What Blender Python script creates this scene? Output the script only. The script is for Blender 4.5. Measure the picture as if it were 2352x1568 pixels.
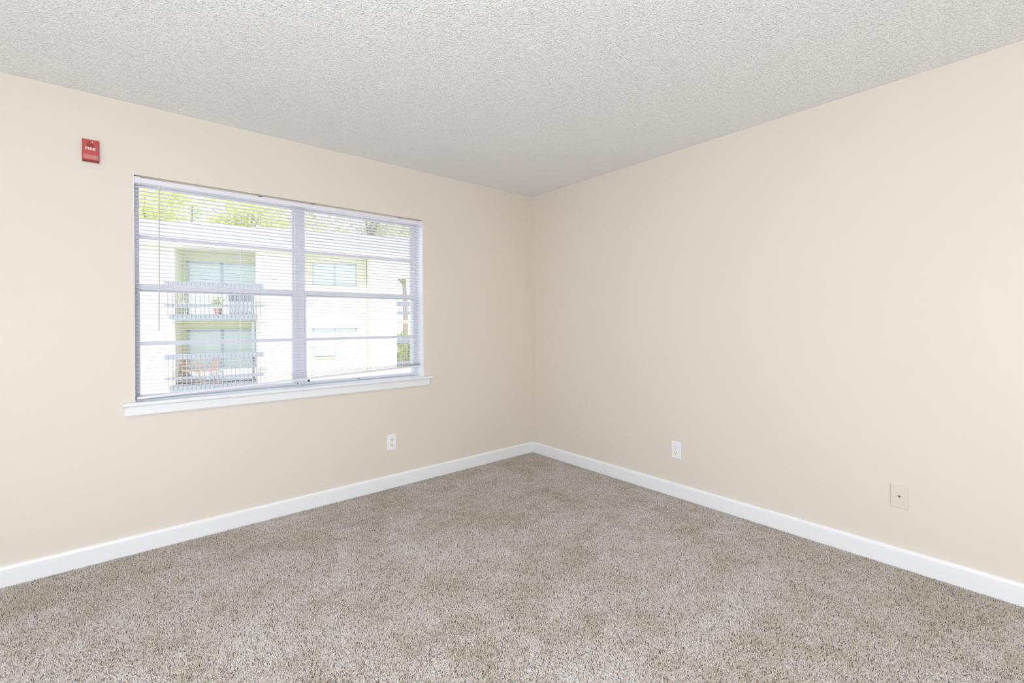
import bpy, math, random
import numpy as np
from mathutils import Vector

# ------------------------------------------------------------------ reset
for o in list(bpy.data.objects):
    bpy.data.objects.remove(o, do_unlink=True)
scene = bpy.context.scene
C = scene.collection
random.seed(7)
rng = np.random.default_rng(7)

# ------------------------------------------------------------------ camera
F_PX, YAW, ROLL, HOR = 1037.2, 0.7001, -0.006, 741.55
CAM = Vector((-2.9494, -3.2036, 1.2336))
cd = bpy.data.cameras.new('camera')
cam = bpy.data.objects.new('camera', cd)
C.objects.link(cam)
cd.sensor_fit = 'HORIZONTAL'
cd.sensor_width = 36.0
cd.lens = F_PX * 36.0 / 2352.0
cd.shift_y = (HOR - 784.0) / 2352.0
cd.clip_start, cd.clip_end = 0.02, 400
fw = Vector((math.sin(YAW), math.cos(YAW), 0))
r0 = Vector((math.cos(YAW), -math.sin(YAW), 0))
u0 = Vector((0, 0, 1))
rr = math.cos(ROLL) * r0 + math.sin(ROLL) * u0
uu = -math.sin(ROLL) * r0 + math.cos(ROLL) * u0
from mathutils import Matrix
M = Matrix((rr, uu, -fw)).transposed().to_4x4()
M.translation = CAM
cam.matrix_world = M
scene.camera = cam

# ------------------------------------------------------------------ view, sky, sun
vs = scene.view_settings
vs.view_transform = 'Standard'
vs.look = 'None'
vs.gamma = 1.0
vs.use_curve_mapping = False
vs.exposure = 0.17
scene.cycles.use_denoising = True
scene.cycles.max_bounces = 10
scene.cycles.diffuse_bounces = 6
scene.cycles.glossy_bounces = 2
scene.cycles.adaptive_threshold = 0.1
scene.cycles.use_light_tree = True
scene.cycles.transparent_max_bounces = 16
scene.cycles.sample_clamp_indirect = 0.0

world = bpy.data.worlds.new('sky')
scene.world = world
world.use_nodes = True
bg = world.node_tree.nodes['Background']
bg.inputs[0].default_value = (0.82, 0.92, 1.0, 1)
bg.inputs[1].default_value = 1.65

sd = bpy.data.lights.new('sun', 'SUN')
sd.energy = 3.6
sd.angle = math.radians(0.6)
sd.color = (1.0, 0.97, 0.90)
sun = bpy.data.objects.new('sun', sd)
C.objects.link(sun)
sun.rotation_euler = Vector((0.28, 0.62, -0.73)).to_track_quat('-Z', 'Y').to_euler()
sun.location = (0, -10, 20)
GLOW_W = 82.0
FILL_COLOR = (0.825, 0.935, 1.10)  # cool tint of the added fill light, offsets the warm bounce

# ------------------------------------------------------------------ materials
def mat(name, col, rough=0.6, spec=0.4, metal=0.0):
    m = bpy.data.materials.new(name)
    m.use_nodes = True
    b = m.node_tree.nodes['Principled BSDF']
    b.inputs['Base Color'].default_value = (*col, 1)
    b.inputs['Roughness'].default_value = rough
    b.inputs['Specular IOR Level'].default_value = spec
    b.inputs['Metallic'].default_value = metal
    return m

def N(m, t, **kw):
    n = m.node_tree.nodes.new(t)
    for k, v in kw.items():
        setattr(n, k, v)
    return n

def L(m, a, b):
    m.node_tree.links.new(a, b)

def bsdf(m):
    return m.node_tree.nodes['Principled BSDF']

def ramp(m, p0, p1, c0=(0, 0, 0, 1), c1=(1, 1, 1, 1)):
    r = N(m, 'ShaderNodeValToRGB')
    r.color_ramp.elements[0].position = p0
    r.color_ramp.elements[1].position = p1
    r.color_ramp.elements[0].color = c0
    r.color_ramp.elements[1].color = c1
    return r

def noise_mix(m, c0, c1, scale, detail=3, p0=0.35, p1=0.65):
    g = N(m, 'ShaderNodeNewGeometry')
    n = N(m, 'ShaderNodeTexNoise')
    n.inputs['Scale'].default_value = scale
    n.inputs['Detail'].default_value = detail
    L(m, g.outputs['Position'], n.inputs['Vector'])
    r = ramp(m, p0, p1, (*c0, 1), (*c1, 1))
    L(m, n.outputs['Fac'], r.inputs['Fac'])
    L(m, r.outputs['Color'], bsdf(m).inputs['Base Color'])
    return r

def add_bump(m, scale, strength, dist, detail=2, p=None):
    g = N(m, 'ShaderNodeNewGeometry')
    n = N(m, 'ShaderNodeTexNoise')
    n.inputs['Scale'].default_value = scale
    n.inputs['Detail'].default_value = detail
    L(m, g.outputs['Position'], n.inputs['Vector'])
    out = n.outputs['Fac']
    if p:
        r = ramp(m, *p)
        L(m, out, r.inputs['Fac'])
        out = r.outputs['Color']
    b = N(m, 'ShaderNodeBump')
    b.inputs['Strength'].default_value = strength
    b.inputs['Distance'].default_value = dist
    L(m, out, b.inputs['Height'])
    L(m, b.outputs['Normal'], bsdf(m).inputs['Normal'])
    return b

M_WALL = mat('beige_wall_paint', (0.755, 0.688, 0.600), 0.55, 0.3)
add_bump(M_WALL, 160, 0.12, 0.001)
M_CEIL = mat('textured_ceiling_paint', (0.93, 0.93, 0.925), 0.85, 0.2)
add_bump(M_CEIL, 140, 1.0, 0.0032, 1.5, (0.48, 0.72))
M_TRIM = mat('white_trim_paint', (0.86, 0.865, 0.88), 0.28, 0.5)
M_SILL = mat('white_sill_paint', (0.82, 0.83, 0.84), 0.35, 0.5)
M_VINYL = mat('white_window_frame', (0.72, 0.72, 0.77), 0.4, 0.5)
M_BLIND = mat('white_blind_slat', (0.80, 0.78, 0.83), 0.4, 0.5)
M_RAIL = mat('blind_rail_enamel', (0.78, 0.765, 0.82), 0.35, 0.5)
M_WAND = mat('clear_plastic_wand', (0.66, 0.58, 0.58), 0.25, 0.6)
M_CORD = mat('white_cord', (0.85, 0.85, 0.88), 0.8, 0.1)
M_PLATE = mat('white_outlet_plastic', (0.85, 0.86, 0.90), 0.3, 0.5)
M_RECEPT = mat('white_receptacle', (0.86, 0.84, 0.80), 0.35, 0.5)
M_ALMOND = mat('almond_plate_plastic', (0.74, 0.67, 0.575), 0.4, 0.4)
M_DARK = mat('dark_opening', (0.03, 0.026, 0.022), 0.6, 0.2)
M_SLOT = mat('brown_slot', (0.16, 0.12, 0.08), 0.6, 0.2)
M_METAL = mat('screw_metal', (0.5, 0.5, 0.5), 0.35, 0.5, 1.0)
M_RED = mat('red_alarm_plastic', (0.50, 0.080, 0.070), 0.3, 0.5)
M_REDDK = mat('dark_red_grille', (0.20, 0.03, 0.025), 0.5, 0.3)
M_REDLT = mat('pale_red_lens', (0.58, 0.20, 0.18), 0.15, 0.6)
M_WHITE = mat('white_print', (0.93, 0.90, 0.90), 0.5, 0.3)
M_CLEAR = mat('alarm_back_plate', (0.62, 0.50, 0.46), 0.3, 0.5)
M_FLOOR = mat('carpet_backing', (0.20, 0.17, 0.145), 0.95, 0.05)
M_STUCCO = mat('cream_stucco', (0.88, 0.85, 0.745), 0.9, 0.1)
add_bump(M_STUCCO, 12, 0.3, 0.01)
M_SOFFIT = mat('cream_soffit_paint', (0.86, 0.85, 0.66), 0.8, 0.1)
M_ROOF = mat('pale_grey_shingle', (0.43, 0.43, 0.52), 0.9, 0.1)
M_FASCIA = mat('white_fascia', (0.86, 0.85, 0.82), 0.6, 0.3)
M_GREY = mat('grey_painted_wood', (0.33, 0.35, 0.41), 0.6, 0.3)
M_BROWN = mat('brown_baluster', (0.34, 0.30, 0.31), 0.5, 0.3)
M_DOORGL = mat('pale_blue_door_glass', (0.82, 0.90, 0.94), 0.1, 0.6)
M_ALU = mat('door_frame_aluminium', (0.62, 0.66, 0.74), 0.4, 0.5)
M_PAVE = mat('pale_bounce_ground', (0.56, 0.54, 0.50), 0.9, 0.1)  # unseen ground, made pale to bounce light into recesses and ceiling
noise_mix(M_PAVE, (0.50, 0.485, 0.45), (0.62, 0.60, 0.56), 0.8)
M_BARK = mat('bark', (0.36, 0.31, 0.26), 0.9, 0.1)
M_CHAIRRED = mat('red_chair_metal', (0.66, 0.40, 0.33), 0.4, 0.4)
M_CHAIRWH = mat('white_chair_plastic', (0.8, 0.8, 0.78), 0.4, 0.4)
M_LOUVER = mat('light_grey_louver', (0.50, 0.51, 0.56), 0.6, 0.3)
M_POT = mat('clay_pot', (0.62, 0.42, 0.36), 0.8, 0.2)

def leaf_mat(name, col):
    m = mat(name, col, 0.5, 0.3)
    nt = m.node_tree
    t = N(m, 'ShaderNodeBsdfTranslucent')
    t.inputs['Color'].default_value = (col[0] * 1.2, col[1] * 1.12, col[2] * 0.9, 1)
    mx = N(m, 'ShaderNodeMixShader')
    mx.inputs[0].default_value = 0.45
    L(m, bsdf(m).outputs[0], mx.inputs[1])
    L(m, t.outputs[0], mx.inputs[2])
    L(m, mx.outputs[0], nt.nodes['Material Output'].inputs['Surface'])
    return m
M_LEAF = [leaf_mat('yellow_green_leaf', (0.73, 0.765, 0.46)),
          leaf_mat('mid_green_leaf', (0.66, 0.73, 0.48)),
          leaf_mat('grey_green_leaf', (0.68, 0.72, 0.56))]

def glass_mat():
    m = bpy.data.materials.new('window_glass')
    m.use_nodes = True
    nt = m.node_tree
    nt.nodes.clear()
    out = N(m, 'ShaderNodeOutputMaterial')
    t = N(m, 'ShaderNodeBsdfTransparent')
    t.inputs[0].default_value = (0.94, 0.955, 0.95, 1)
    g = N(m, 'ShaderNodeBsdfGlossy')
    g.inputs['Roughness'].default_value = 0.02
    mx = N(m, 'ShaderNodeMixShader')
    mx.inputs[0].default_value = 0.03
    L(m, t.outputs[0], mx.inputs[1])
    L(m, g.outputs[0], mx.inputs[2])
    L(m, mx.outputs[0], out.inputs['Surface'])
    return m
M_GLASS = glass_mat()

def carpet_mat():
    m = mat('speckled_carpet_yarn', (0.5, 0.44, 0.38), 0.9, 0.08)
    a = N(m, 'ShaderNodeAttribute')
    a.attribute_name = 'yarn'
    L(m, a.outputs['Color'], bsdf(m).inputs['Base Color'])
    return m
M_CARPET = carpet_mat()

# ------------------------------------------------------------------ mesh helpers
class MB:
    def __init__(s):
        s.v, s.f = [], []
    def add(s, vs_, fs):
        k = len(s.v)
        s.v += [tuple(p) for p in vs_]
        s.f += [tuple(i + k for i in f) for f in fs]
        return s
    def box(s, x0, x1, y0, y1, z0, z1):
        return s.add([(x0, y0, z0), (x1, y0, z0), (x1, y1, z0), (x0, y1, z0),
                      (x0, y0, z1), (x1, y0, z1), (x1, y1, z1), (x0, y1, z1)],
                     [(0, 3, 2, 1), (4, 5, 6, 7), (0, 1, 5, 4), (1, 2, 6, 5), (2, 3, 7, 6), (3, 0, 4, 7)])
    def bevbox(s, x0, x1, y0, y1, z0, z1, b):
        # rectangular frustum plate whose -y face is chamfered (wall plates: -y is the room side)
        return s.add([(x0, y1, z0), (x1, y1, z0), (x1, y1, z1), (x0, y1, z1),
                      (x0, y0 + b, z0), (x1, y0 + b, z0), (x1, y0 + b, z1), (x0, y0 + b, z1),
                      (x0 + b, y0, z0 + b), (x1 - b, y0, z0 + b), (x1 - b, y0, z1 - b), (x0 + b, y0, z1 - b)],
                     [(0, 1, 2, 3), (0, 4, 5, 1), (1, 5, 6, 2), (2, 6, 7, 3), (3, 7, 4, 0),
                      (4, 8, 9, 5), (5, 9, 10, 6), (6, 10, 11, 7), (7, 11, 8, 4), (8, 11, 10, 9)])
    def prism_x(s, prof, x0, x1):
        # closed (y,z) profile extruded along x
        n = len(prof)
        vs_ = [(x0, y, z) for y, z in prof] + [(x1, y, z) for y, z in prof]
        fs = [(i, (i + 1) % n, n + (i + 1) % n, n + i) for i in range(n)]
        fs += [tuple(range(n))[::-1], tuple(range(n, 2 * n))]
        return s.add(vs_, fs)
    def tube(s, pts, rad, n=6, cap=True):
        pts = [Vector(p) for p in pts]
        rads = rad if isinstance(rad, (list, tuple)) else [rad] * len(pts)
        rings = []
        vs_ = []
        for i, p in enumerate(pts):
            d = (pts[min(i + 1, len(pts) - 1)] - pts[max(i - 1, 0)]).normalized()
            a = Vector((0, 0, 1)) if abs(d.z) < 0.9 else Vector((1, 0, 0))
            e1 = d.cross(a).normalized()
            e2 = d.cross(e1)
            rings.append([len(vs_) + j for j in range(n)])
            for j in range(n):
                t = 2 * math.pi * j / n
                vs_.append(p + rads[i] * (math.cos(t) * e1 + math.sin(t) * e2))
        fs = []
        for a, b in zip(rings, rings[1:]):
            for j in range(n):
                fs.append((a[j], a[(j + 1) % n], b[(j + 1) % n], b[j]))
        if cap:
            fs += [tuple(rings[0]), tuple(rings[-1][::-1])]
        return s.add(vs_, fs)
    def lathe(s, prof, c, n=24, axis='z', a0=0.0):
        # prof: list of (radius, height)
        vs_, fs = [], []
        for r_, h in prof:
            for j in range(n):
                t = 2 * math.pi * j / n + a0
                x, y = r_ * math.cos(t), r_ * math.sin(t)
                vs_.append({'z': (c[0] + x, c[1] + y, c[2] + h), 'y': (c[0] + x, c[1] + h, c[2] + y)}[axis])
        for i in range(len(prof) - 1):
            for j in range(n):
                fs.append((i * n + j, i * n + (j + 1) % n, (i + 1) * n + (j + 1) % n, (i + 1) * n + j))
        fs += [tuple(range(n))[::-1], tuple(range((len(prof) - 1) * n, len(prof) * n))]
        return s.add(vs_, fs)
    def mesh(s, name):
        me = bpy.data.meshes.new(name)
        me.from_pydata(s.v, [], s.f)
        me.update()
        return me
    def build(s, name, m, parent=None, smooth=False):
        me = s.mesh(name)
        me.materials.append(m)
        if smooth:
            me.shade_smooth()
        return link(name, me, parent)

def link(name, data, parent=None):
    o = bpy.data.objects.new(name, data)
    C.objects.link(o)
    if parent:
        o.parent = parent
    return o

def dup(o, parent=None, loc=None):
    c = o.copy()
    C.objects.link(c)
    if parent:
        c.parent = parent
    if loc is not None:
        c.location = loc
    return c

def empty(name, loc=(0, 0, 0), rz=0.0):
    o = bpy.data.objects.new(name, None)
    C.objects.link(o)
    o.location = loc
    o.rotation_euler = (0, 0, rz)
    o.empty_display_size = 0.1
    return o

def tag(o, label=None, cat=None, group=None, kind=None):
    if label:
        o['label'] = label
    if cat:
        o['category'] = cat
    if group:
        o['group'] = group
    if kind:
        o['kind'] = kind
    return o

def holes_wall(mb, u0, u1, d0, d1, z0, z1, holes):
    """boxes in (u,d,z) filling a slab except for the holes (u0,u1,z0,z1)"""
    us = sorted({u0, u1, *[h[0] for h in holes], *[h[1] for h in holes]})
    us = [u for u in us if u0 <= u <= u1]
    for a, b in zip(us, us[1:]):
        m_ = (a + b) / 2
        hz = sorted([(h[2], h[3]) for h in holes if h[0] < m_ < h[1]])
        z = z0
        for lo, hi in hz:
            if lo > z:
                mb.box(a, b, d0, d1, z, lo)
            z = max(z, hi)
        if z < z1:
            mb.box(a, b, d0, d1, z, z1)
    return mb

# ------------------------------------------------------------------ room shell
H = 2.44
X0, Y0 = -4.7, -5.2           # far ends of the room behind the camera
FZ = -0.0075                  # carpet backing level; pile tips reach z = 0
WX0, WX1, WZ0, WZ1 = -2.940, -1.170, 0.815, 2.055
WT = 0.20                     # window wall thickness

floor = MB().box(X0, 0, Y0, 0, FZ - 0.15, FZ).build('floor', M_FLOOR)
tag(floor, 'taupe speckled cut pile carpet covering the whole floor', 'carpet', kind='structure')

wl = holes_wall(MB(), X0 - 0.15, 0.15, 0.0, WT, FZ - 0.15, H, [(WX0, WX1, 0.794, WZ1)]).build('wall_left', M_WALL)
tag(wl, 'beige painted wall with the wide window in it', 'wall', kind='structure')
wr = MB().box(0, 0.15, Y0, 0, FZ - 0.15, H).build('wall_right', M_WALL)
tag(wr, 'plain beige wall right of the corner with outlet and jack plate', 'wall', kind='structure')
wb = MB().box(X0 - 0.15, 0.15, Y0 - 0.15, Y0, FZ - 0.15, H).build('wall_rear', M_WALL)
tag(wb, 'beige wall behind the camera facing the window', 'wall', kind='structure')
wn = MB().box(X0 - 0.15, X0, Y0, 0, FZ - 0.15, H).build('wall_near', M_WALL)
tag(wn, 'beige wall left of the camera outside the picture', 'wall', kind='structure')
ce = MB().box(X0 - 0.15, 0.15, Y0 - 0.15, WT, H, H + 0.2).build('ceiling', M_CEIL)
tag(ce, 'white knockdown textured ceiling', 'ceiling', kind='structure')

# baseboards: rounded-top profile, depth 14 mm, 94 mm tall
def base_profile(h=0.094, t=0.014):
    p = [(0, FZ), (-t, FZ), (-t, h - 0.020)]
    for k in range(1, 6):
        a = k / 5 * math.pi / 2
        p.append((-t + (t - 0.003) * (1 - math.cos(a)), h - 0.020 + 0.020 * math.sin(a)))
    p.append((0, h))
    return p
bb = MB().prism_x(base_profile(), X0, -0.0005).build('baseboard_left', M_TRIM, smooth=False)
tag(bb, 'white baseboard with rounded top under the window wall', 'baseboard', kind='structure')
prof = base_profile()
n = len(prof)
m_ = MB()
m_.add([(y, Y0, z) for y, z in prof] + [(y, -0.0005, z) for y, z in prof],
       [(i, (i + 1) % n, n + (i + 1) % n, n + i) for i in range(n)] + [tuple(range(n)), tuple(range(n, 2 * n))[::-1]])
bbr = m_.build('baseboard_right', M_TRIM)
tag(bbr, 'white baseboard with rounded top along the right wall', 'baseboard', kind='structure')
bb3 = MB().box(X0, 0, Y0, Y0 + 0.014, FZ, 0.09).build('baseboard_rear', M_TRIM)
tag(bb3, 'white baseboard along the wall behind the camera', 'baseboard', kind='structure')
bb4 = MB().box(X0, X0 + 0.014, Y0, 0, FZ, 0.09).build('baseboard_near', M_TRIM)
tag(bb4, 'white baseboard along the wall left of the camera', 'baseboard', kind='structure')

# ------------------------------------------------------------------ carpet pile (one cone per tuft)
def value_noise(x, y, cell, seed):
    g = np.random.default_rng(seed).random((96, 96))
    u, v = x / cell, y / cell
    i, j = np.floor(u).astype(int), np.floor(v).astype(int)
    a, b = u - i, v - j
    a, b = a * a * (3 - 2 * a), b * b * (3 - 2 * b)
    i, j = i % 95, j % 95
    return (g[i, j] * (1 - a) * (1 - b) + g[i + 1, j] * a * (1 - b) + g[i, j + 1] * (1 - a) * b + g[i + 1, j + 1] * a * b)

def carpet():
    # fine tufts where the floor shows (plus a margin), coarse ones behind the camera
    def grid(s):
        gx = np.arange(X0 + 0.015, -0.0165, s)
        gy = np.arange(Y0 + 0.015, -0.0165, s)
        x, y = [q.ravel() for q in np.meshgrid(gx, gy)]
        x = np.clip(x + rng.uniform(-0.5, 0.5, len(x)) * s, X0 + 0.015, -0.0155)
        y = np.clip(y + rng.uniform(-0.5, 0.5, len(y)) * s, Y0 + 0.015, -0.0155)
        near = ((x + 3.3) * 2.28 + (y + 0.87) * 2.67) / 3.51 > -0.6
        return x, y, near
    xa, ya, na = grid(0.0037)
    xb, yb, nb = grid(0.014)
    x = np.concatenate([xa[na], xb[~nb]])
    y = np.concatenate([ya[na], yb[~nb]])
    big = np.concatenate([np.ones(na.sum()), np.full((~nb).sum(), 3.6)])
    n_ = len(x)
    px, py = x + 20, y + 20
    patch = (0.45 * value_noise(px, py, 0.17, 1) + 0.35 * value_noise(px, py, 0.075, 2)
             + 0.20 * value_noise(px, py, 0.035, 3))
    patch = np.clip((patch - 0.5) * 3.2, -1, 1)                       # pile brushed one way or the other
    h = 0.0066 + rng.normal(0, 0.0012, n_)
    # lean: towards the window where the pile is brushed up, back where it is brushed down
    lx = 0.0022 * patch * -0.5 + rng.normal(0, 0.0030, n_)
    ly = 0.0022 * patch * 0.9 + rng.normal(0, 0.0030, n_)
    ang = rng.uniform(0, 2 * np.pi, n_)
    r = 0.0027 * big * rng.uniform(0.8, 1.2, n_)
    V = np.zeros((n_, 4, 3), np.float32)
    for k in range(3):
        t = ang + k * 2 * np.pi / 3
        V[:, k, 0] = np.minimum(x + r * np.cos(t), -0.0145)
        V[:, k, 1] = np.minimum(y + r * np.sin(t), -0.0145)
        V[:, k, 2] = FZ - 0.0005
    V[:, 3, 0] = np.minimum(x + lx, -0.0142)
    V[:, 3, 1] = np.minimum(y + ly, -0.0142)
    V[:, 3, 2] = FZ + np.clip(h, 0.0035, 0.010)
    base = (np.arange(n_, dtype=np.int32) * 4)[:, None, None]
    T = base + np.array([[0, 1, 3], [1, 2, 3], [2, 0, 3]], np.int32)[None]
    me = bpy.data.meshes.new('carpet_pile')
    me.vertices.add(n_ * 4)
    me.vertices.foreach_set('co', V.ravel())
    me.loops.add(n_ * 9)
    me.loops.foreach_set('vertex_index', T.ravel())
    me.polygons.add(n_ * 3)
    me.polygons.foreach_set('loop_start', np.arange(0, n_ * 9, 3, dtype=np.int32))
    me.update(calc_edges=True)
    # yarn colours: taupe blend with pale and dark strands
    pal = np.array([(0.80, 0.70, 0.605), (0.90, 0.835, 0.785), (0.66, 0.57, 0.475), (0.93, 0.895, 0.865), (0.27, 0.22, 0.18)])
    pick = rng.choice(5, n_, p=(0.34, 0.24, 0.20, 0.11, 0.11))
    col = pal[pick] * (1 + 0.15 * patch[:, None] + rng.normal(0, 0.09, n_)[:, None])  # patch term puts the brushed pile's lay shading into the colour
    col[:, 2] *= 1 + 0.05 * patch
    att = me.color_attributes.new('yarn', 'FLOAT_COLOR', 'POINT')
    cc = np.ones((n_, 4, 4), np.float32)
    cc[:, :, :3] = np.clip(col, 0.02, 0.92)[:, None, :]
    att.data.foreach_set('color', cc.ravel())
    me.materials.append(M_CARPET)
    o = link('carpet_pile', me, floor)
    o['kind'] = 'stuff'
    return o
carpet()

# ------------------------------------------------------------------ window sill (stool and apron)
sill = empty('trim_1', ((WX0 + WX1) / 2, 0, 0.80))
tag(sill, 'white window sill board with apron under the blind', 'window sill', kind='structure')
sx = -sill.location.x
sz = -0.80
def srel(mb, name, m):
    mb.v = [(x + sx, y, z + sz) for x, y, z in mb.v]
    return mb.build(name, m, sill)
nose = [(0.22, 0.7945), (-0.028, 0.794), (-0.032, 0.798), (-0.033, 0.8045), (-0.032, 0.811), (-0.028, 0.815), (0.22, 0.8145)]
mb = MB().prism_x([(y, z) for y, z in nose if True], WX0, WX1)
for a, b in ((-2.985, WX0), (WX1, -1.105)):      # horns lie against the wall face
    mb.prism_x([(-0.0005, 0.794)] + nose[1:-1] + [(-0.0005, 0.815)], a, b)
srel(mb, 'sill_board', M_SILL)
srel(MB().prism_x([(-0.0005, 0.741), (-0.014, 0.741), (-0.018, 0.748), (-0.018, 0.7935), (-0.0005, 0.7935)], -2.978, -1.128), 'apron', M_SILL)

# ------------------------------------------------------------------ window unit
win = empty('window_1', ((WX0 + WX1) / 2, 0.14, WZ0))
tag(win, 'wide white double window of two hung sash pairs', 'window', kind='structure')
def wrel(mb, name, m, parent=None):
    mb.v = [(x - win.location.x, y - 0.14, z - WZ0) for x, y, z in mb.v]
    return mb.build(name, m, parent or win)
fy0, fy1 = 0.108, 0.175
ZT, ZB = 2.030, 0.838
fr = MB()
fr.box(WX0, -2.922, fy0, fy1, WZ0, WZ1)
fr.box(-1.196, WX1, fy0, fy1, WZ0, WZ1)
fr.box(-2.922, -1.196, fy0, fy1, 2.038, WZ1)
fr.box(-2.922, -1.196, fy0 + 0.004, fy1, WZ0, 0.824)
wrel(fr, 'window_frame', M_VINYL)
wrel(MB().box(WX1 - 0.004, WX1 - 0.0003, 0.001, fy0, WZ0, WZ1), 'jamb_liner', M_SILL)
wrel(MB().box(WX0 + 0.0003, WX0 + 0.004, 0.001, fy0, WZ0, WZ1), 'jamb_liner', M_SILL)
wrel(MB().box(-2.092, -2.030, fy0, fy1, 0.824, 2.038), 'mullion', M_VINYL)
ZM0, ZM1 = 1.425, 1.467
sashes = (('a', -2.922, -2.092), ('b', -2.030, -1.196))
def sash(name, x0, x1, z0, z1, y0, y1, sl, sr, rt, rb, mz0, mz1, screw=None):
    m = MB()
    m.box(x0, x0 + sl, y0, y1, z0, z1)
    m.box(x1 - sr, x1, y0, y1, z0, z1)
    m.box(x0 + sl, x1 - sr, y0, y1, z1 - rt, z1)
    m.box(x0 + sl, x1 - sr, y0, y1, z0, z0 + rb)
    o = wrel(m, name, M_VINYL)
    wrel(MB().box(x0 + sl, x1 - sr, y0 + 0.002, y1 - 0.004, mz0, mz1), 'muntin', M_VINYL, o)
    ym = (y0 + y1) / 2
    for a, b in ((z0 + rb, mz0), (mz1, z1 - rt)):
        wrel(MB().box(x0 + sl, x1 - sr, ym + 0.001, ym + 0.004, a, b), 'pane', M_GLASS, o)
    return o
for k, (t, x0, x1) in enumerate(sashes):
    # upper sash sits in the outer track, lower sash in the inner one
    sash('upper_sash', x0, x1, ZM0 + 0.004, 2.038, 0.142, 0.168,
         0.008 if k == 0 else 0.009, 0.009 if k == 0 else 0.011, 0.008, 0.038, 1.730, 1.750)
    lo = sash('lower_sash', x0 - (0.0 if k == 0 else 0.006), x1 + (0.006 if k == 0 else 0.0), 0.824, ZM1 - 0.001, 0.100, 0.128,
              0.010 if k == 0 else 0.012, 0.028 if k == 0 else 0.012, 0.030, 0.015, 1.119, 1.139)
    wrel(MB().box(x0 + 0.38, x0 + 0.44, 0.094, 0.100, ZM1 - 0.026, ZM1 - 0.006), 'sash_lock', M_VINYL, lo)
    if k == 1:
        wrel(MB().box(-1.668, -1.652, 0.0985, 0.100, 0.8265, 0.831), 'weep_hole', M_DARK, lo)
        wrel(MB().box(-2.020, -2.006, 0.0975, 0.100, 0.836, 0.850), 'latch', M_DARK, lo)
wrel(MB().lathe([(0.004, 0), (0.004, -0.002)], (-2.083, 0.1075, 0.828), 8, 'y'), 'screw', M_DARK)

# ------------------------------------------------------------------ mini blind
blind = empty('window_blind', (-2.06, 0.026, 2.03))
tag(blind, 'white horizontal mini blind hanging crooked in the window', 'window blind')
BX0, BX1 = -2.930, -1.190
def brel(mb, name, m, parent=None, smooth=False):
    mb.v = [(x + 2.06, y - 0.026, z - 2.03) for x, y, z in mb.v]
    return mb.build(name, m, parent or blind, smooth)
hp = [(0.040, 2.016), (0.012, 2.016), (0.009, 2.019), (0.009, 2.040), (0.011, 2.044), (0.040, 2.044)]
hr = brel(MB().prism_x(hp, BX0 + 0.004, BX1 + 0.006), 'headrail', M_RAIL)
brel(MB().box(WX0 + 0.002, -2.910, 0.006, 0.043, 2.012, 2.048), 'bracket', M_RAIL)
brel(MB().box(-1.206, WX1 - 0.002, 0.006, 0.043, 2.012, 2.048), 'bracket', M_RAIL)
for x in (-2.32, -2.00, -1.36):
    brel(MB().box(x - 0.012, x + 0.012, 0.012, 0.036, 2.044, 2.0475), 'rail_clip', M_DARK, hr)

NS = 54
def slat_z(i):
    zl = max(1.9965 - 0.02135 * i, 0.8405 + (NS - 1 - i) * 0.0028)
    zr = max(1.9960 - 0.02150 * i, 0.9085 + (NS - 1 - i) * 0.0028)
    return zl, zr
STN = 9
for i in range(NS):
    zl, zr = slat_z(i)
    vs_, fs = [], []
    wob = random.uniform(-0.0007, 0.0007)
    for k in range(STN):
        s_ = k / (STN - 1)
        x = BX0 + (BX1 - BX0) * s_
        z = zl + (zr - zl) * s_ + wob * math.sin(math.pi * s_)
        if i > NS - 6:      # the slack lower slats bow where the cords hang loose
            z -= 0.002 * math.sin(math.pi * s_)
        tw = 0.05 + 0.27 * s_ * max(0.0, 1 - i / 26.0) + 0.012 * math.sin(i * 1.7)
        ca, sa = math.cos(tw), math.sin(tw)
        for q, (w, c) in enumerate(((-0.0125, 0.0), (0.0, 0.0024), (0.0125, 0.0), (0.0125, -0.0005), (0.0, 0.0019), (-0.0125, -0.0005))):
            vs_.append((x, 0.027 + w * ca + c * sa, z - w * sa + c * ca))
    for k in range(STN - 1):
        for q in range(6):
            a, b = k * 6 + q, k * 6 + (q + 1) % 6
            fs.append((a, b, b + 6, a + 6))
    fs += [(5, 4, 3, 2, 1, 0), tuple((STN - 1) * 6 + q for q in range(6))]
    brel(MB().add(vs_, fs), 'slat', M_BLIND)
# bottom rail: rests on the sill at the left, hangs clear of it at the right
mb = MB()
pr = [(0.0145, 0.0015), (0.017, 0.0), (0.037, 0.0), (0.0395, 0.0015), (0.0395, 0.0115), (0.037, 0.013), (0.017, 0.013), (0.0145, 0.0115)]
zl, zr = 0.8255, 0.8925
mb.add([(BX0 + 0.002, y, zl + z) for y, z in pr] + [(BX1, y, zr + z) for y, z in pr],
       [(j, (j + 1) % 8, 8 + (j + 1) % 8, 8 + j) for j in range(8)] + [tuple(range(8))[::-1], tuple(range(8, 16))])
brel(mb, 'bottom_rail', M_RAIL)
for x in (-2.806, -2.436, -1.693, -1.268):
    s_ = (x - BX0) / (BX1 - BX0)
    zb = zl + (zr - zl) * s_ + 0.006
    m_ = MB()
    for yy in (0.0135, 0.0405):
        m_.tube([(x, yy, zb), (x, yy, 2.018)], 0.0006, 4)
    o = brel(m_, 'ladder_cord', M_CORD)
    brel(MB().tube([(x + 0.004, 0.0125, zb), (x + 0.004, 0.0125, 2.018)], 0.0008, 4), 'lift_cord', M_CORD)
wand = brel(MB().tube([(-2.828, 0.008, 2.000), (-2.829, 0.006, 1.6), (-2.832, 0.005, 1.200)], 0.0038, 6), 'tilt_wand', M_WAND)
brel(MB().tube([(-2.828, 0.012, 2.018), (-2.828, 0.008, 1.998)], 0.0025, 6), 'wand_hook', M_RAIL, wand)

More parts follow.
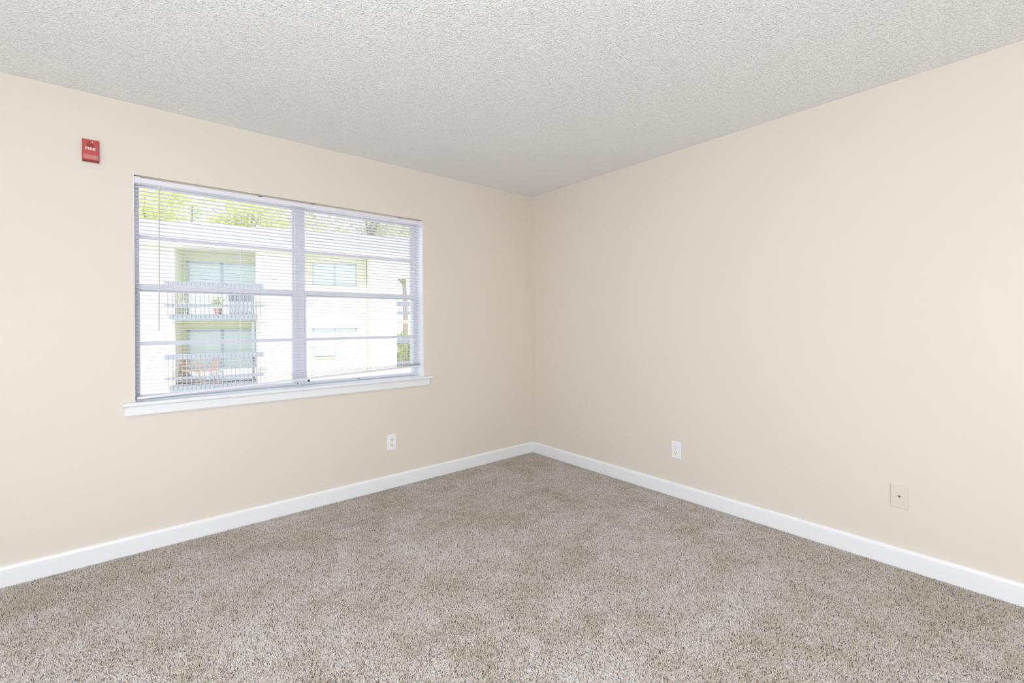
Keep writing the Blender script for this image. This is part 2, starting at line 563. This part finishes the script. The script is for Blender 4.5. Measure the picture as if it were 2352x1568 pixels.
# ------------------------------------------------------------------ wall plates
def outlet(loc, rz, label):
    t = empty('duplex_outlet', loc, rz)
    tag(t, label, 'outlet', 'white duplex outlets')
    MB().bevbox(-0.0362, 0.0362, -0.0065, 0.0, -0.0605, 0.0605, 0.004).build('cover_plate', M_PLATE, t)
    for dz in (0.0195, -0.0195):
        prof = []
        for k in range(20):      # receptacle face: circle with flattened top and bottom
            a = 2 * math.pi * k / 20
            prof.append((0.0172 * math.cos(a), max(-0.0142, min(0.0142, 0.0172 * math.sin(a))) + dz))
        vs_ = [(x, -0.0063, z) for x, z in prof] + [(x * 0.97, -0.0085, dz + (z - dz) * 0.97) for x, z in prof]
        fs = [(j, (j + 1) % 20, 20 + (j + 1) % 20, 20 + j) for j in range(20)] + [tuple(range(20, 40))]
        rc = MB().add(vs_, fs).build('receptacle', M_RECEPT, t)
        for xx, hh in ((-0.0066, 0.0048), (0.0066, 0.0040)):
            MB().box(xx - 0.0015, xx + 0.0015, -0.0090, -0.0080, dz + 0.0035 - hh, dz + 0.0035 + hh).build('slot', M_SLOT, rc)
        MB().lathe([(0.0024, 0.0005), (0.0024, -0.0006)], (0, -0.0085, dz - 0.0075), 8, 'y').build('ground_hole', M_SLOT, rc)
    MB().lathe([(0.0032, 0.0005), (0.0028, -0.0008)], (0, -0.0065, 0), 10, 'y').build('screw', M_PLATE, t)
    return t
outlet((-1.449, -0.0003, 0.336), 0, 'white duplex outlet on the window wall below the blind')
outlet((-0.0003, -1.502, 0.3275), -math.pi / 2, 'white duplex outlet on the right wall nearest the corner')

pj = empty('phone_jack_plate', (-0.0003, -2.719, 0.351), -math.pi / 2)
tag(pj, 'almond beige square phone jack plate low on the right wall', 'wall plate')
MB().bevbox(-0.0350, 0.0350, -0.0065, 0.0, -0.0575, 0.0575, 0.003).build('cover_plate', M_ALMOND, pj)
jk = MB().bevbox(-0.0075, 0.0075, -0.0085, -0.006, -0.0085, 0.0085, 0.0012).build('jack', M_ALMOND, pj)
MB().box(-0.0052, 0.0052, -0.0090, -0.0080, 0.0008, 0.0050).build('jack_opening', M_DARK, jk)
MB().box(-0.0022, 0.0022, -0.0090, -0.0080, -0.0040, 0.0008).build('jack_opening', M_SLOT, jk)
for dz in (0.0305, -0.0305):
    MB().lathe([(0.0032, 0.0005), (0.0028, -0.0006)], (0, -0.0065, dz), 10, 'y').build('screw', M_ALMOND, pj)

# ------------------------------------------------------------------ fire alarm horn
fa = empty('fire_alarm', (-3.108, -0.0003, 2.139))
tag(fa, 'small red wall fire alarm marked FIRE left of the window', 'fire alarm')
MB().bevbox(-0.0335, 0.0335, -0.006, 0.0, -0.0605, 0.0545, 0.002).build('back_plate', M_CLEAR, fa)
body = MB().bevbox(-0.0320, 0.0320, -0.024, -0.0055, -0.0535, 0.0545, 0.004).build('housing', M_RED, fa)
MB().box(-0.014, 0.0135, -0.0248, -0.0235, 0.0175, 0.0330).build('horn_grille', M_REDDK, fa)
for k in range(3):
    MB().box(-0.014, 0.0135, -0.0256, -0.0246, 0.0195 + k * 0.0048, 0.0210 + k * 0.0048).build('grille_bar', M_RED, fa)
MB().add([(-0.0070, -0.0246, 0.0370), (0.0030, -0.0246, 0.0370), (-0.0040, -0.0246, 0.0475),
          (-0.0070, -0.0236, 0.0370), (0.0030, -0.0236, 0.0370), (-0.0040, -0.0236, 0.0475)],
         [(0, 1, 2), (5, 4, 3), (0, 3, 4, 1), (1, 4, 5, 2), (2, 5, 3, 0)]).build('emblem', M_REDDK, fa)
MB().box(0.0065, 0.0085, -0.0248, -0.0236, 0.0375, 0.0455).build('indicator', M_WHITE, fa)
MB().bevbox(-0.0250, 0.0300, -0.0262, -0.0235, -0.0480, -0.0240, 0.0018).build('strobe_lens', M_REDLT, fa)
MB().box(-0.0315, 0.0315, -0.0200, -0.0050, -0.0578, -0.0535).build('lower_lip', M_REDDK, fa)
tc = bpy.data.curves.new('lettering', 'FONT')
tc.body = 'FIRE'
tc.size = 0.0178
tc.align_x, tc.align_y = 'CENTER', 'CENTER'
tc.extrude = 0.0003
tc.space_character = 1.12
tc.offset = 0.0004
to = bpy.data.objects.new('lettering_curve', tc)
C.objects.link(to)
bpy.context.view_layer.update()
me = bpy.data.meshes.new_from_object(to.evaluated_get(bpy.context.evaluated_depsgraph_get()))
bpy.data.objects.remove(to)
me.materials.clear()
me.materials.append(M_WHITE)
lt = link('lettering', me, fa)
lt['label'] = 'white raised letters FIRE'
lt.location = (0.0, -0.0244, 0.0055)
lt.rotation_euler = (math.pi / 2, 0, 0)
lt.scale = (1.12, 1, 1)

# ------------------------------------------------------------------ added fill lamps, unseen behind the camera, set to brighten the room
def added_fill_lamp(x, y, zc, label):
    t = empty('added_fill_lamp', (x, y, FZ))
    tag(t, label, 'lamp', 'added fill lamps')
    MB().lathe([(0.15, 0.0), (0.15, 0.018), (0.14, 0.025), (0.02, 0.035)], (0, 0, 0), 32).build('base', M_METAL, t, True)
    MB().tube([(0, 0, 0.03), (0, 0, zc - 0.27)], 0.011, 10).build('pole', M_METAL, t)
    MB().lathe([(0.012, zc - 0.28), (0.03, zc - 0.27), (0.03, zc - 0.23), (0.024, zc - 0.215)], (0, 0, 0), 20).build('socket', M_SLOT, t, True)
    gl = bpy.data.lights.new('fill_glow', 'POINT')            # added fill light, a bare sphere without a bulb mesh
    gl.energy, gl.color, gl.shadow_soft_size = GLOW_W, FILL_COLOR, 0.20
    o = link('fill_glow', gl, t)
    o.location = (0, 0, zc)
    return t
added_fill_lamp(-3.85, -4.10, 0.78, 'short added fill lamp behind the camera nearer the rear wall')
added_fill_lamp(-3.85, -3.40, 1.25, 'tall added fill lamp behind the camera nearer the window')

# ------------------------------------------------------------------ outdoors
GZ = -3.8
MB().box(-60, 80, WT + 0.02, 90, GZ - 0.2, GZ).build('ground', M_PAVE)
tag(bpy.data.objects['ground'], 'unseen yard, made pale to bounce light, between the two buildings', 'pavement', kind='structure')

# facade frame: its direction follows from the facade lines' vanishing point, its distance from a 2.7 m storey
ang_f = YAW + math.atan((3430 - 1176) / F_PX)
DU = Vector((math.sin(ang_f), math.cos(ang_f), 0))
DI = Vector((-DU.y, DU.x, 0))                 # into the building
def ray(px, py):
    return fw + rr * ((px - 1176) / F_PX) - uu * ((py - HOR) / F_PX)
P0 = CAM + ray(490, HOR) * 17.5
P0.z = GZ
RZ = math.atan2(DU.y, DU.x)
def FU(px, py, d=0.0):
    """pixel -> (u, z) on the facade plane moved d into the building"""
    q = P0 + DI * d
    r = ray(px, py)
    t = (q - CAM).dot(DI) / r.dot(DI)
    X = CAM + r * t
    return (X - P0).dot(DU), X.z - GZ
def fu(px): return FU(px, HOR)[0]
def fz(px, py, d=0.0): return FU(px, py, d)[1]

bld = empty('apartment_building', P0, RZ)
tag(bld, 'cream stucco apartment building with grey balconies seen through the blind', 'building')
UL, UR = fu(225), fu(1085)
ZE = fz(490, 568)                             # top of wall under the eave
REC = 1.3                                     # balcony recess depth
ru0, ru1 = fu(402), fu(588)
zf2 = fz(490, 722)                            # upper balcony floor
zf1 = fz(490, 878)
zc2 = fz(490, 572)
zc1 = fz(490, 736)
zf0 = zf1 - (zf2 - zf1)
BD = 0.9                                      # the bay right of the balconies is set back
bu0, bu1 = fu(692), fu(849)
wu0, wu1 = FU(718, HOR, BD)[0], FU(820, HOR, BD)[0]                   # windows right of the balconies
w2 = (fz(770, 655, BD), fz(770, 604, BD))
w1 = (fz(770, 818, BD), fz(770, 754, BD))
su0, su1 = fu(911), fu(968)                   # open stairwell
holes = [(ru0, ru1, zf2, zc2), (ru0, ru1, zf1, zc1), (ru0, ru1, zf0, zf0 + 2.4),
         (bu0, bu1, 0.0, ZE),
         (su0, su1, fz(930, 735), fz(930, 640)), (su0, su1, fz(930, 850), fz(930, 742))]
holes_wall(MB(), UL, UR, 0.0, 0.22, 0.0, ZE, holes).build('wall', M_STUCCO, bld)
bay = holes_wall(MB(), bu0 - 0.2, bu1 + 0.2, BD, BD + 0.2, 0, ZE, [(wu0, wu1, *w2), (wu0, wu1, *w1)])
bay.box(bu0 - 0.2, bu0, 0.22, BD, 0, ZE).box(bu1, bu1 + 0.2, 0.22, BD, 0, ZE)
bay.build('set_back_wall', M_STUCCO, bld)
bk = holes_wall(MB(), UL, UR, 7.0, 7.2, 0, ZE, [(su0 - 0.5, su1 + 4.5, 0.3, ZE)])
for u_ in (UL, UR - 0.2):
    bk.box(u_, u_ + 0.2, 0.22, 7.0, 0, ZE)
bk.build('rear_wall', M_STUCCO, bld)
# roof: low gable, eave overhanging half a metre
OV = 0.22
ze = ZE + 0.16
rp = math.tan(math.radians(19))
rm = MB()
rm.add([(UL - 0.4, -OV, ze), (UR + 0.4, -OV, ze), (UR + 0.4, 4.4, ze + (4.4 + OV) * rp), (UL - 0.4, 4.4, ze + (4.4 + OV) * rp),
        (UL - 0.4, 9.0, ze), (UR + 0.4, 9.0, ze),
        (UL - 0.4, -OV, ze - 0.05), (UR + 0.4, -OV, ze - 0.05), (UR + 0.4, 9.0, ze - 0.05), (UL - 0.4, 9.0, ze - 0.05)],
       [(0, 1, 2, 3), (3, 2, 5, 4), (6, 9, 8, 7), (0, 6, 7, 1), (5, 8, 9, 4), (0, 3, 4, 9, 6), (1, 7, 8, 5, 2)])
rm.build('roof', M_ROOF, bld)
MB().box(UL - 0.4, UR + 0.4, -OV - 0.03, -OV + 0.0, ze - 0.20, ze - 0.01).build('fascia', M_FASCIA, bld)
MB().box(UL - 0.4, UR + 0.4, -OV, 0.0, ZE + 0.002, ZE + 0.04).build('soffit', M_SOFFIT, bld)
MB().box(bu0, bu1, 0.0, BD, ZE + 0.002, ZE + 0.04).build('soffit', M_SOFFIT, bld)
MB().tube([(bu1 - 0.07, BD - 0.06, 0.2), (bu1 - 0.07, BD - 0.06, ZE - 0.02)], 0.05, 8).build('downspout', M_SOFFIT, bld)

# balcony recesses: inner walls, ceiling, slab and sliding door
for zf, zc in ((zf2, zc2), (zf1, zc1), (zf0, zf0 + 2.4)):
    m_ = MB()
    m_.box(ru0 - 0.1, ru1 + 0.1, REC, REC + 0.1, zf, zc)
    m_.box(ru0 - 0.1, ru0, 0.22, REC, zf, zc)
    m_.box(ru1, ru1 + 0.1, 0.22, REC, zf, zc)
    m_.box(ru0 - 0.1, ru1 + 0.1, 0.22, REC, zc, zc + 0.1)
    m_.build('balcony_recess', M_SOFFIT, bld)
    MB().box(ru0 - 0.05, ru1 + 0.05, -0.62, REC, zf - 0.20, zf).build('balcony_floor', M_GREY, bld)
    dl = FU(430, 600, REC)[0]
    dr = FU(592, 600, REC)[0]
    dm = (dl + dr) / 2 - 0.05
    zt = zc - 0.36
    m_ = MB()
    for a, b in ((dl, dl + 0.09), (dm - 0.05, dm + 0.05), (dr - 0.09, dr)):
        m_.box(a, b, REC - 0.07, REC - 0.001, zf, zt)
    m_.box(dl, dr, REC - 0.07, REC - 0.001, zt - 0.08, zt)
    m_.box(dl, dr, REC - 0.07, REC - 0.001, zf, zf + 0.08)
    dor = m_.build('sliding_door', M_ALU, bld)
    for a, b in ((dl + 0.09, dm - 0.05), (dm + 0.05, dr - 0.09)):
        MB().box(a, b, REC - 0.04, REC - 0.02, zf + 0.08, zt - 0.08).build('pane', M_DOORGL, dor)

def railing(u0, u1, d, z0, z1, zlow, nb, name='balcony_railing'):
    o = MB().box(u0, u1, d - 0.03, d + 0.03, z1 - 0.19, z1).build(name, M_GREY, bld)
    MB().box(u0, u1, d - 0.025, d + 0.025, z0, z0 + 0.10).build('bottom_rail', M_GREY, o)
    first = None
    for k in range(nb):
        u = u0 + 0.12 + (u1 - u0 - 0.24) * k / (nb - 1)
        if first is None:
            first = MB().box(-0.012, 0.012, d - 0.055, d - 0.031, zlow, z1 - 0.02).build('baluster', M_BROWN, o)
            first.location.x = u
        else:
            dup(first, o).location.x = u
    return o
RD = -0.62
for top, bot, low in ((648, 708, 727), (811, 871, 888)):
    a, b = FU(377, HOR, RD)[0], FU(606, HOR, RD)[0]
    railing(a, b, RD, fz(490, bot - 3, RD), fz(490, top, RD), fz(490, low, RD), 22)
railing(FU(377, HOR, RD)[0], FU(606, HOR, RD)[0], RD, zf0 + 0.1, zf0 + 1.05, zf0 - 0.1, 22)
# post beside the lower balcony railing
MB().box(fu(581), fu(587), -0.50, -0.40, zf1, zf1 + 2.3).build('balcony_post', M_GREY, bld)

# windows right of the balconies
for z0, z1 in (w2, w1):
    m_ = MB()
    m_.box(wu0, wu0 + 0.05, BD + 0.06, BD + 0.14, z0, z1)
    m_.box(wu1 - 0.05, wu1, BD + 0.06, BD + 0.14, z0, z1)
    mid = (wu0 + wu1) / 2
    m_.box(mid - 0.03, mid + 0.03, BD + 0.06, BD + 0.14, z0, z1)
    m_.box(wu0, wu1, BD + 0.06, BD + 0.14, z1 - 0.05, z1)
    m_.box(wu0, wu1, BD + 0.06, BD + 0.14, z0, z0 + 0.05)
    w_ = m_.build('window', M_ALU, bld)
    for a, b in ((wu0 + 0.05, mid - 0.03), (mid + 0.03, wu1 - 0.05)):
        MB().box(a, b, BD + 0.09, BD + 0.10, z0 + 0.05, z1 - 0.05).build('pane', M_DOORGL, w_)
MB().box(wu0 - 0.05, wu1 + 0.05, BD - 0.08, BD - 0.001, w1[1], w1[1] + 0.06).build('window_lintel', M_SOFFIT, bld)
MB().box(wu0 + 0.06, (wu0 + wu1) / 2 - 0.04, BD - 0.25, BD + 0.08, w1[0] + 0.06, w1[0] + 0.46).build('window_unit', M_ALU, bld)

# open stairwell with landings and railings
for py in (735, 846):
    MB().box(su0, su1, 0.0, 2.4, fz(930, py + 7), fz(930, py)).build('stair_landing', M_FASCIA, bld)
MB().box(su0 - 0.1, su0, 0.22, 2.4, 0, ZE).build('stair_wall', M_STUCCO, bld)
MB().box(su1, su1 + 0.1, 0.22, 2.4, 0, ZE).build('stair_wall', M_STUCCO, bld)
for top, bot in ((692, 724), (778, 838)):
    railing(su0 + 0.02, su1 - 0.02, 0.10, fz(930, bot - 3), fz(930, top), fz(930, bot), 9, 'stair_railing')
MB().box(fu(872), fu(884), -0.12, -0.001, fz(878, 672), fz(878, 664)).build('wall_lamp', M_FASCIA, bld)

# things left on the balconies
def to_world(u, d, z):
    return P0 + DU * u + DI * d + Vector((0, 0, z))
def patio_chair(u, d, zf, turn, label, m, group=None, cat='chair'):
    t = empty('patio_chair', to_world(u, d, zf), RZ + turn)
    tag(t, label, cat, group)
    MB().box(-0.24, 0.24, -0.24, 0.24, 0.41, 0.445).build('seat', m, t)
    b = MB().tube([(-0.22, 0.23, 0.42), (-0.21, 0.30, 0.90), (0.21, 0.30, 0.90), (0.22, 0.23, 0.42)], 0.018, 6).build('back_frame', m, t)
    for k in range(4):
        x = -0.14 + k * 0.093
        MB().tube([(x, 0.235, 0.44), (x, 0.298, 0.89)], 0.010, 5).build('back_bar', m, b)
    for x, y in ((-0.22, -0.22), (0.22, -0.22), (-0.22, 0.22), (0.22, 0.22)):
        MB().tube([(x, y, 0.42), (x * 1.08, y * 1.08, 0.0)], 0.016, 6).build('leg', m, t)
    for s_ in (-1, 1):
        MB().tube([(s_ * 0.23, 0.25, 0.66), (s_ * 0.245, -0.20, 0.64), (s_ * 0.23, -0.22, 0.42)], 0.014, 6).build('armrest', m, t)
    return t
patio_chair(fu(424), 0.75, zf1, 1.2, 'red metal chair at the left end of the lower balcony', M_CHAIRRED, 'patio chairs')
patio_chair(fu(470), 0.55, zf1, -1.0, 'red metal chair in the middle of the lower balcony', M_CHAIRRED, 'patio chairs')
patio_chair(fu(416), 0.5, zf2, 2.6, 'white chair at the left end of the upper balcony', M_CHAIRWH, 'patio chairs')
bx = empty('louvered_cabinet', to_world(fu(555), 0.0, zf2), RZ)
tag(bx, 'grey louvered cabinet behind the upper balcony railing', 'cabinet')
MB().box(-0.42, 0.42, -0.18, 0.18, 0.0, 0.80).build('body', M_LOUVER, bx)
for k in range(6):
    MB().box(-0.38 + k * 0.13, -0.29 + k * 0.13, -0.205, -0.181, 0.06, 0.74).build('slat', M_LOUVER, bx)
pt = empty('potted_plant', to_world(fu(500), 0.1, zf2), RZ)
tag(pt, 'potted plant beside the grey cabinet on the upper balcony', 'plant')
MB().lathe([(0.10, 0.0), (0.14, 0.24), (0.15, 0.26)], (0, 0, 0), 14).build('pot', M_POT, pt)
m_ = MB()
for k in range(120):
    a, e, r_ = random.uniform(0, 6.28), random.uniform(0.2, 1.5), random.uniform(0.12, 0.36)
    c = Vector((r_ * math.cos(a) * math.cos(e), r_ * math.sin(a) * math.cos(e), 0.28 + r_ * math.sin(e) * 1.3))
    t1 = Vector((random.gauss(0, 1), random.gauss(0, 1), random.gauss(0, 1))).normalized() * 0.06
    t2 = t1.cross(Vector((random.gauss(0, 1), random.gauss(0, 1), 1))).normalized() * 0.03
    m_.add([c - t1, c + t2, c + t1, c - t2], [(0, 1, 2, 3)])
m_.build('foliage', M_LEAF[1], pt)

# trees behind the building
def tree(px, dist, cz, rx, rz, k, nl, label):
    r = ray(px, HOR)
    b = CAM + r * dist
    t = empty('tree', (b.x, b.y, GZ))
    tag(t, label, 'tree', 'trees behind the building')
    ch = cz - GZ
    tr = MB()
    tr.tube([(0, 0, 0), (0.1, 0.05, ch * 0.4), (-0.05, 0.1, ch * 0.75), (0.1, 0, ch + rz * 0.5)], [0.32, 0.25, 0.18, 0.05], 8)
    for q in range(7):
        a = q * 0.9 + random.uniform(0, 0.6)
        z0 = ch * random.uniform(0.55, 0.95)
        tr.tube([(0, 0, z0), (math.cos(a) * rx * 0.4, math.sin(a) * rx * 0.4, z0 + rz * 0.3),
                 (math.cos(a) * rx * 0.8, math.sin(a) * rx * 0.8, z0 + rz * 0.5)], [0.11, 0.07, 0.03], 6)
    tr.build('trunk', M_BARK, t)
    lr = np.random.default_rng(100 + k + int(px))
    ncl = 60
    cl = lr.normal(0, 1, (ncl, 3))
    cl = cl / np.linalg.norm(cl, axis=1)[:, None] * (lr.random((ncl, 1)) ** 0.45)
    cl = cl * np.array([rx, rx, rz]) + np.array([0, 0, ch])
    ci = lr.integers(0, ncl, nl)
    c = cl[ci] + lr.normal(0, 1, (nl, 3)) * np.array([0.55, 0.55, 0.42]) * (rx / 4.0)
    a1 = lr.normal(0, 1, (nl, 3)); a1 /= np.linalg.norm(a1, axis=1)[:, None]
    a2 = np.cross(a1, lr.normal(0, 1, (nl, 3))); a2 /= np.linalg.norm(a2, axis=1)[:, None]
    sz_ = lr.uniform(0.10, 0.19, (nl, 1))
    V = np.stack([c - a1 * sz_, c + a2 * sz_ * 0.55, c + a1 * sz_, c - a2 * sz_ * 0.55], 1).reshape(-1, 3)
    me = bpy.data.meshes.new('crown')
    me.from_pydata(V.tolist(), [], np.arange(nl * 4).reshape(-1, 4).tolist())
    me.update()
    me.materials.append(M_LEAF[k % 3])
    o = link('crown', me, t)
    o['kind'] = 'stuff'
    return t
tree(330, 31, 8.0, 2.9, 4.6, 0, 4600, 'yellow green tree above the roof at the window\'s left edge')
tree(580, 31, 8.6, 3.0, 4.2, 0, 4800, 'yellow green tree above the roof over the upper balcony')
tree(852, 32, 8.8, 3.2, 4.4, 2, 4800, 'grey green tree above the roof in the right half of the window')
tree(440, 43, 10.2, 3.6, 5.0, 1, 5200, 'mid green tree standing back behind the left balcony roof')
tree(668, 44, 10.4, 3.6, 5.0, 2, 5200, 'grey green tree standing back behind the window mullion')
tree(930, 46, 10.8, 4.0, 5.0, 1, 5200, 'mid green tree standing back at the window\'s right edge')
def shrub(px, d, label):
    r = ray(px, HOR)
    t_ = ((P0 + DI * d) - CAM).dot(DI) / r.dot(DI)
    b = CAM + r * t_
    t = empty('tall_shrub', (b.x, b.y, GZ))
    tag(t, label, 'shrub')
    lr = np.random.default_rng(5)
    nl = 1500
    c = lr.normal(0, 1, (nl, 3)); c /= np.linalg.norm(c, axis=1)[:, None]
    c = c * (lr.random((nl, 1)) ** 0.4) * np.array([1.5, 1.2, 2.4]) + np.array([0, 0, 2.3])
    a1 = lr.normal(0, 1, (nl, 3)); a1 /= np.linalg.norm(a1, axis=1)[:, None]
    a2 = np.cross(a1, lr.normal(0, 1, (nl, 3))); a2 /= np.linalg.norm(a2, axis=1)[:, None]
    V = np.stack([c - a1 * .14, c + a2 * .07, c + a1 * .14, c - a2 * .07], 1).reshape(-1, 3)
    me = bpy.data.meshes.new('foliage')
    me.from_pydata(V.tolist(), [], np.arange(nl * 4).reshape(-1, 4).tolist())
    me.update()
    me.materials.append(M_LEAF[1])
    o = link('foliage', me, t)
    o['kind'] = 'stuff'
    MB().tube([(0, 0, 0), (0.05, 0, 3.5)], [0.09, 0.04], 7).build('stem', M_BARK, t)
shrub(938, 9.5, 'green shrub seen through the open stairwell of the building')
